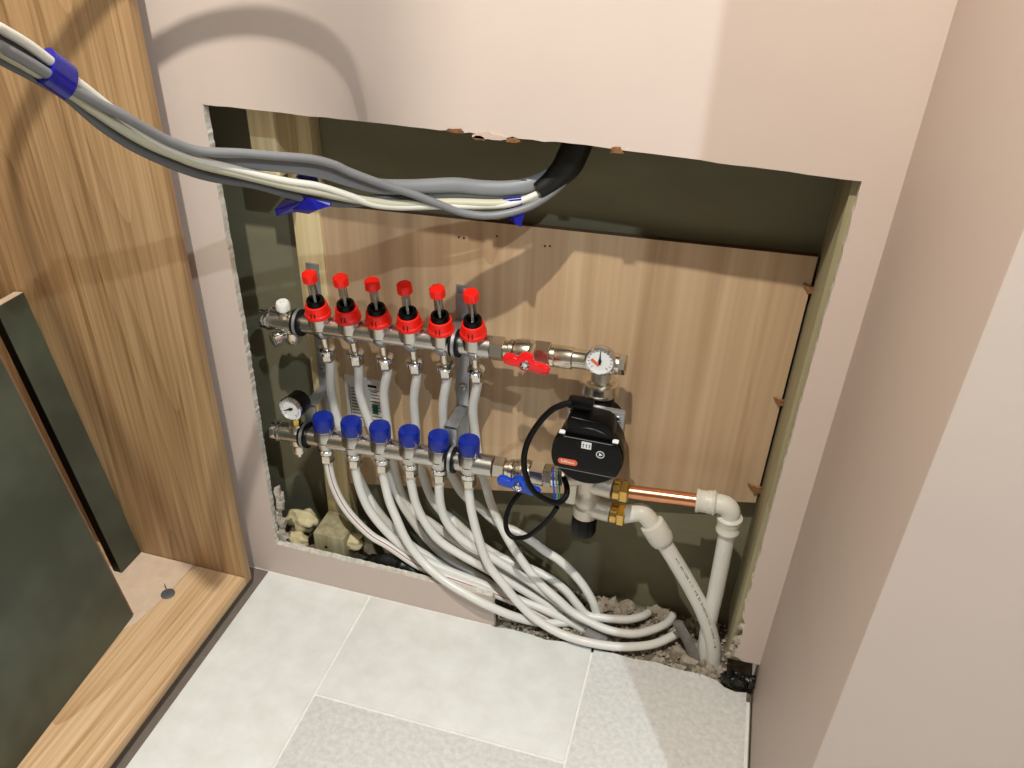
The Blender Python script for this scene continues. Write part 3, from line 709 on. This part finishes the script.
ca, cb_ = at(651, 522.5, cy-.002), at(668, 549, cy-.004); d45 = (cb_-ca).normalized()
obj('collar', MB().lathe(ca, d45, [(.0160, 0), (.0200, .002), (.0208, .005), (.0208, .034), (.0185, .042), (.0150, .046)], 30), 'fitting', e45)
def px_path(P, Y0):
    """P: (x, y[, Y[, Z]]) picture points; missing depths are interpolated along the run"""
    ys = [None]*len(P); ys[0] = Y0
    for i, p in enumerate(P):
        if len(p) == 3: ys[i] = p[2]
        elif len(p) == 4: ys[i] = atz(p[0], p[1], p[3]).y
    ds = [0]
    for i in range(1, len(P)): ds.append(ds[-1]+math.hypot(P[i][0]-P[i-1][0], P[i][1]-P[i-1][1]))
    known = [i for i, y in enumerate(ys) if y is not None]
    for a_, b_ in zip(known, known[1:]):
        for i in range(a_+1, b_): ys[i] = ys[a_]+(ys[b_]-ys[a_])*(ds[i]-ds[a_])/(ds[b_]-ds[a_])
    return [at(p[0], p[1], y) for p, y in zip(P, ys)]
bp1 = thing('barrier_pipe', at(715, 655, .035), 'thick white pipe with faint printing slanting down from the bent elbow', 'pipe')
pp = smooth_path(px_path([(664, 543, cy-.004), (677, 564), (690, 586), (701, 607), (709, 628), (713, 646), (713, 662, .040)], cy), 6)
obj('pipe', MB().tube(pp, .0136, 20), 'pipe', bp1)
for k in range(4, len(pp)-8):
    for h_ in range(2):
        if random.random() < .7:
            q = pp[k]+(pp[k+1]-pp[k])*(h_*.5); d = (pp[k+1]-pp[k]).normalized(); vw = (CAM_LOC-q).normalized(); nn = (vw-d*vw.dot(d)).normalized(); sd = d.cross(nn)
            nn = (nn+sd*.25*(-1 if sd.x < 0 else 1)).normalized(); sd = d.cross(nn)
            c_ = q+nn*.01355; a_ = .0022*random.uniform(.5, 1.2); b2 = .0009*random.uniform(.6, 1.6)
            obj('printed_character', MB().prism([c_-d*b2-sd*a_, c_+d*b2-sd*a_*.4, c_+d*b2+sd*a_, c_-d*b2+sd*a_*.6], nn*.0003), 'greyink', bp1, smooth=0)
pp = [cor+dz*.046]+px_path([(722, 560, cy), (715, 595), (709, 622), (704, 655, cy+.004)], cy)
obj('barrier_pipe', MB().tube(smooth_path(pp, 6), .0136, 20), 'pipe', loc=pp[2], label='thick white pipe dropping straight down from the ninety degree elbow', cat='pipe')

# ================================================================== HEATING LOOP PIPES
LOW = []
def heat_pipe(P, Y0, start, lab, r=.0079, stripe=False):
    W_ = px_path(P, Y0); pts = start+W_
    sp = smooth_path(pts, 6)
    LOW.extend(p for p in sp if -.002 < p.z < .04)
    if stripe:
        t = thing('heating_pipe', sp[0], lab, 'pipe', 'underfloor heating pipes')
        obj('pipe', MB().tube(sp, r, 14), 'pipe', t)
        mb = MB(); q = []
        for k, p in enumerate(sp):
            d = (sp[min(k+1, len(sp)-1)]-sp[max(k-1, 0)]).normalized(); vw = (CAM_LOC-p).normalized(); nn = (vw-d*vw.dot(d)).normalized(); q.append(p+nn*(r-.0004))
        obj('red_stripe', MB().tube(q, .0009, 6), 'redline', t)
    else:
        obj('heating_pipe', MB().tube(sp, r, 14), 'pipe', loc=sp[0], label=lab, cat='pipe', group='underfloor heating pipes')
def LS(i): c = Lw(LX[i]); return [c-ZV*.042, c-ZV*.058]
def US(i): c = U(UX[i]); return [c-UPV*.070, c-UPV*.086]
nth = ['first', 'second', 'third', 'fourth', 'fifth', 'sixth']
FP = [
 [(333,484),(342,503),(355,520),(372,536),(389,546,.030),(419,566,.028),(447,577,.027),(478,588,.030),(503,597),(530,608),(556,622,None,-.012)],
 [(358,482),(363,497),(372,514),(390,535),(410,551),(440,567),(475,581),(515,598),(550,612),(585,630,None,-.012)],
 [(385,484),(389,500),(395,515),(407,541),(424,563,.010),(445,581,-.006),(470,596,-.014),(489,606,-.012),(513,616,.002),(538,622.5,None,.006),(560,623),(582,621,None,.0)],
 [(411,482),(416,504),(426,524),(440,541),(461,555),(485,568),(515,585),(545,603),(578,624,None,-.012)],
 [(439,488),(441,507),(448,524),(461.5,539),(482,552),(502,564),(530,582),(560,604),(586,626,None,-.012)],
 [(469,493),(471.7,512),(478.5,538),(488.6,565),(504,585),(518.6,603),(538,620.5),(561.5,634),(587,642,None,.016),(616,646.5,None,.014),(642,646,None,.013),(660,642,None,.012),(678,633,None,.012)],
]
UP_ = [
 [(331,393,.082),(339,425,.085),(348,452,.085),(358,476),(370,499),(381,515),(398,534),(418,550),(445,565),(480,581),(520,600),(552,617,None,-.012)],
 [(360,395,.082),(372,430,.085),(382,452,.085),(390,472),(395,489),(405.6,510),(426,538),(448,558),(475,574),(500,590),(530,606),(566,624,None,-.012)],
 [(384,395,.082),(388,430,.087),(392,455,.088),(397,480),(405,502),(416,514),(430,522),(446,534),(465,547),(490,561),(520,578),(550,598),(590,624,None,-.012)],
 [(414,400,.083),(416,430,.089),(418,455,.092),(423,476),(431,497),(441,511),(452,519),(466,532),(477,542),(493,553),(509,561),(530,568.5),(549,578),(565,590),(577,604),(587,615,None,.012),(602,618,None,.012),(626,619.6,None,.012),(641,616.6,None,.010),(648,613,None,.004)],
 [(443,405,.083),(444,435,.092),(446,460,.098),(452,476),(463,494),(478,506),(495,521),(513,530),(530,540),(545,551),(559,560),(573,573),(585,588),(594,605),(599,624,None,-.012)],
 [(473,410,.083),(476,440,.090),(480,465,.090),(484.6,481),(491.6,505),(505.7,535),(520,558),(539,582.5),(558.5,600,.042),(572,612),(588,621),(608,630,None,.020),(632,634,None,.017),(652,630,None,.014),(667,623,None,.010),(673,615,None,.004)],
]
for i in range(6):
    heat_pipe(FP[i], LYY, LS(i), 'white heating pipe leaving the lower manifold under the %s blue cap from the left' % nth[i], stripe=(i == 0))
for i in range(6):
    heat_pipe(UP_[i], .08, US(i), 'white heating pipe from the upper manifold under the %s red flow meter from the left' % nth[i])
# grey conduit ends
pp = smooth_path(px_path([(677, 622, .046), (684, 634), (690, 646), (696, 664, None, -.012)], .046), 5)
obj('conduit_sleeve', MB().tube(pp, .010, 14, flat=(.0115, .005), flatdir=(1, -.3, .4)), 'greysleeve', loc=pp[0], label='flattened grey conduit strip around the pipe end at the right of the rubble', cat='conduit')
pp = smooth_path(px_path([(586, 632, None, .002), (595, 637, None, .0), (605, 641, None, -.006)], .04), 4)
obj('conduit_sleeve', MB().tube(pp, .0105, 14), 'greysleeve', loc=pp[0], label='short grey conduit end lying under the pipes in the middle of the rubble', cat='conduit')

# ================================================================== RUBBLE
bx_ = 0
for k in range(122):
    x = random.uniform(-.36, -.055); y = random.uniform(.004, .128); rr = random.choice((.008, .010, .012, .014, .016))
    if k < 10: x = random.uniform(-.46, -.36); y = random.uniform(.004, .05)
    if k > 95: x = random.uniform(-.30, -.13); y = random.uniform(.092, .130)
    if y < .02: rr = min(rr, .009)
    if any(math.hypot(p.x-x, p.y-y) < rr+.004 for p in LOW): rr = .0055
    mb = MB(); sd = random.randint(1, 999)
    blob(mb, (x, y, -.013+rr*.5), rr, (random.uniform(.8, 1.4), random.uniform(.8, 1.2), random.uniform(.6, 1.0)), 8, .42, sd)
    obj('rubble_lump', mb, 'rubble', loc=(x, y, -.02), smooth=25, label='broken grey mortar lump in the rubble under the pipe ends', cat='rubble', group='mortar lumps in the rubble')
mb = MB()
for k in range(900):
    x = random.uniform(-.47, -.03); y = random.uniform(-.004, .135); rr = random.uniform(.0018, .0045)
    blob(mb, (x, y, -.0135+rr*.7+ .004*random.random()), rr, (1, 1, .8), 5, .4, k)
obj('rubble_grit', mb, 'rubble', loc=(-.25, .06, -.02), smooth=0, kind='stuff', label='fine grey grit and dust between the mortar lumps', cat='grit')

# ================================================================== ELECTRICAL CABLES
A = V(LAMPS[0][0])
def Yc(x):      # how far the run stands off the wall, by where it is along its length
    K = [(-40, -.455), (0, -.42), (60, -.36), (120, -.30), (212, -.20), (300, -.125), (350, -.085), (415, -.035), (470, .005), (520, .03), (560, .05), (590, .062)]
    for (a_, b_), (c_, d_) in zip(K, K[1:]):
        if x <= c_: return b_+(d_-b_)*(x-a_)/(c_-a_)
    return K[-1][1]
# the run goes on unseen; its loop is shaped along lamp rays to cast shadows
def shade(x, y, plane, f):
    s = at(x, y, plane); return s+(A-s)*f
LOOP = [shade(112, 428, CYF, .41), shade(72, 350, CYF, .37), shade(25, 230, CYF, .33), shade(15, 150, CYF, .30), shade(50, 70, CYF, .25), shade(100, 0, CYF, .21), shade(160, 48, 0, .19), shade(200, 27, 0, .175), shade(255, 20, 0, .175), shade(310, 35, 0, .175), shade(345, 65, 0, .18), shade(361, 110, 0, .21), shade(363, 122, 0, .32), shade(363, 124, 0, .55), shade(362, 124, 0, .85)]
LOOP.append(V((LOOP[-1].x-.02, LOOP[-1].y, H)))
def cable(P, m_, lab, r=.0048, flat=None, dy=0.0, off=(0, 0, 0), loop=True, ext=True):
    pts = [at(-34, P[0][1]-20, Yc(-34)+dy)]+[at(x, y, Yc(x)+dy) for x, y in P]
    if ext:
        p0 = pts[0]; o_ = V(off)
        lead = [p+o_*.4 for p in reversed(LOOP)] if loop else []
        pts = lead+pts
    sp = smooth_path(pts, 6)
    return obj('electrical_cable', MB().tube(sp, r, 12, flat=flat, flatdir=(0, -.3, 1)), m_, loc=at(P[2][0], P[2][1], Yc(P[2][0])), label=lab, cat='cable', group='electrical cables')
cable([(0,46),(30,63),(64,84),(100,104),(125,117),(150,131),(172,142),(200,151),(240,153),(277,156),(312,159),(335,165),(350,172),(385,185),(415,195),(441,205),(464,213),(490,215.6),(517,211),(539.5,201.5),(561,185),(574,168),(580,150),(583,125)], 'cgrey', 'grey cable dipping lowest in the loop just left of the black sleeving', .0052, dy=-.006, off=(.006, 0, .004))
cable([(0,42),(30,59),(64,80),(100,106),(125,121),(150,137),(172,148),(200,157),(234,160),(286,164.5),(320,170),(350,179),(378,186),(400,187),(420,186.6),(455,185),(481,187.5),(508,188),(531,184),(552,174),(566,160),(572,145),(575,125)], 'cgrey', 'flat grey cable arching along the top of the bundle', .006, flat=(.0098, .0045), dy=.004, off=(-.006, .006, -.004))
cable([(0,56),(30,72),(64,92),(85,110),(103,125),(130,143),(156,156),(185,168),(212,176),(254,183),(286,192),(320,200),(350,202),(382,199),(415,197),(455,194),(490,194.5),(517,193.6),(538,187),(556,176),(569,160),(576,140),(579,125)], 'cdark', 'dark grey cable hanging along the underside of the bundle', .0062, flat=(.0070, .0045), dy=.006, off=(.000, -.008, -.008))
cable([(0,28),(30,46),(64,72),(90,92),(120,116),(150,138),(176,151),(200,160),(243,171),(286,181),(318,186),(350,196),(372,204),(400,207),(440,206),(480,206),(510,204),(535,195),(554,183),(568,166),(575,145),(578,125)], 'cwhite', 'bright white cable on top of the bundle at the upper left', .0046, dy=-.002, off=(.008, .004, .008))
cable([(0,50),(30,67),(64,88),(95,110),(125,130),(150,144),(176,155),(200,164),(243,174.5),(286,185),(329,194),(361,200),(393,204),(420,203.5),(455,202.5),(499,203.5),(525,200),(546,191.5),(562,178),(573,160),(578,143),(581,125)], 'ccream', 'thick cream cable running through the middle of the bundle', .0058, dy=0, off=(-.004, -.004, .006))
# black sleeving where the bundle goes up behind the wall
sl_ = [(538,191,.038),(553,180.5,.047),(566,167,.054),(574,152,.060),(580,135,.064),(583,110,.066)]
obj('cable_sleeving', MB().tube(smooth_path([at(*p) for p in sl_], 6), .0165, 18, rs=[.012+.008*min(1, k/14) for k in range(31)]), 'sleeve', loc=at(566, 167, .054), label='black sleeving gathering the cables where they rise behind the wall', cat='sleeving')
# blue tape
def tape_wrap(P, Yd, r, lab, extra=None):
    t = thing('blue_tape', at(P[0][0], P[0][1], Yd[0]), lab, 'tape', 'blue tape on the cables')
    a_, b_ = at(P[0][0], P[0][1], Yd[0]), at(P[1][0], P[1][1], Yd[1])
    pth = [a_+(b_-a_)*k/8 for k in range(9)]
    obj('wrap', MB().tube(pth, r, 18, flat=(r, r*.6), flatdir=(0, -.3, 1)), 'tape', t)
    if extra:
        for poly, yd in extra:
            mb = MB(); n = len(poly); mb.prism([at(x, y, yd+.004*math.sin(i*1.9)) for i, (x, y) in enumerate(poly)], (0, -.0008, .0002)); obj('tail', mb, 'tape', t, smooth=0)
    return t
tape_wrap([(45, 65.5), (68, 82)], (Yc(45), Yc(68)), .0172, 'blue tape wrapped round the cable bundle in front of the oak panel')
tape_wrap([(299, 174), (308, 181)], (Yc(300)+.012, Yc(308)+.012), .0060, 'blue tape flag hanging under the cables in front of the stud',
          [([(296, 171), (313, 170), (318, 179), (320, 186), (300, 182)], Yc(305)+.018), ([(275, 209), (283, 200), (297, 193), (310, 198), (332, 202), (331, 206), (318, 210), (309, 214), (296, 212), (277, 216)], Yc(300)+.006)])
tape_wrap([(504, 204), (522, 202)], (.024, .030), .0085, 'small blue tape tab on the cream cable near the black sleeving',
          [([(509, 208), (525, 212), (521, 227), (517, 225), (509, 220)], .022)])
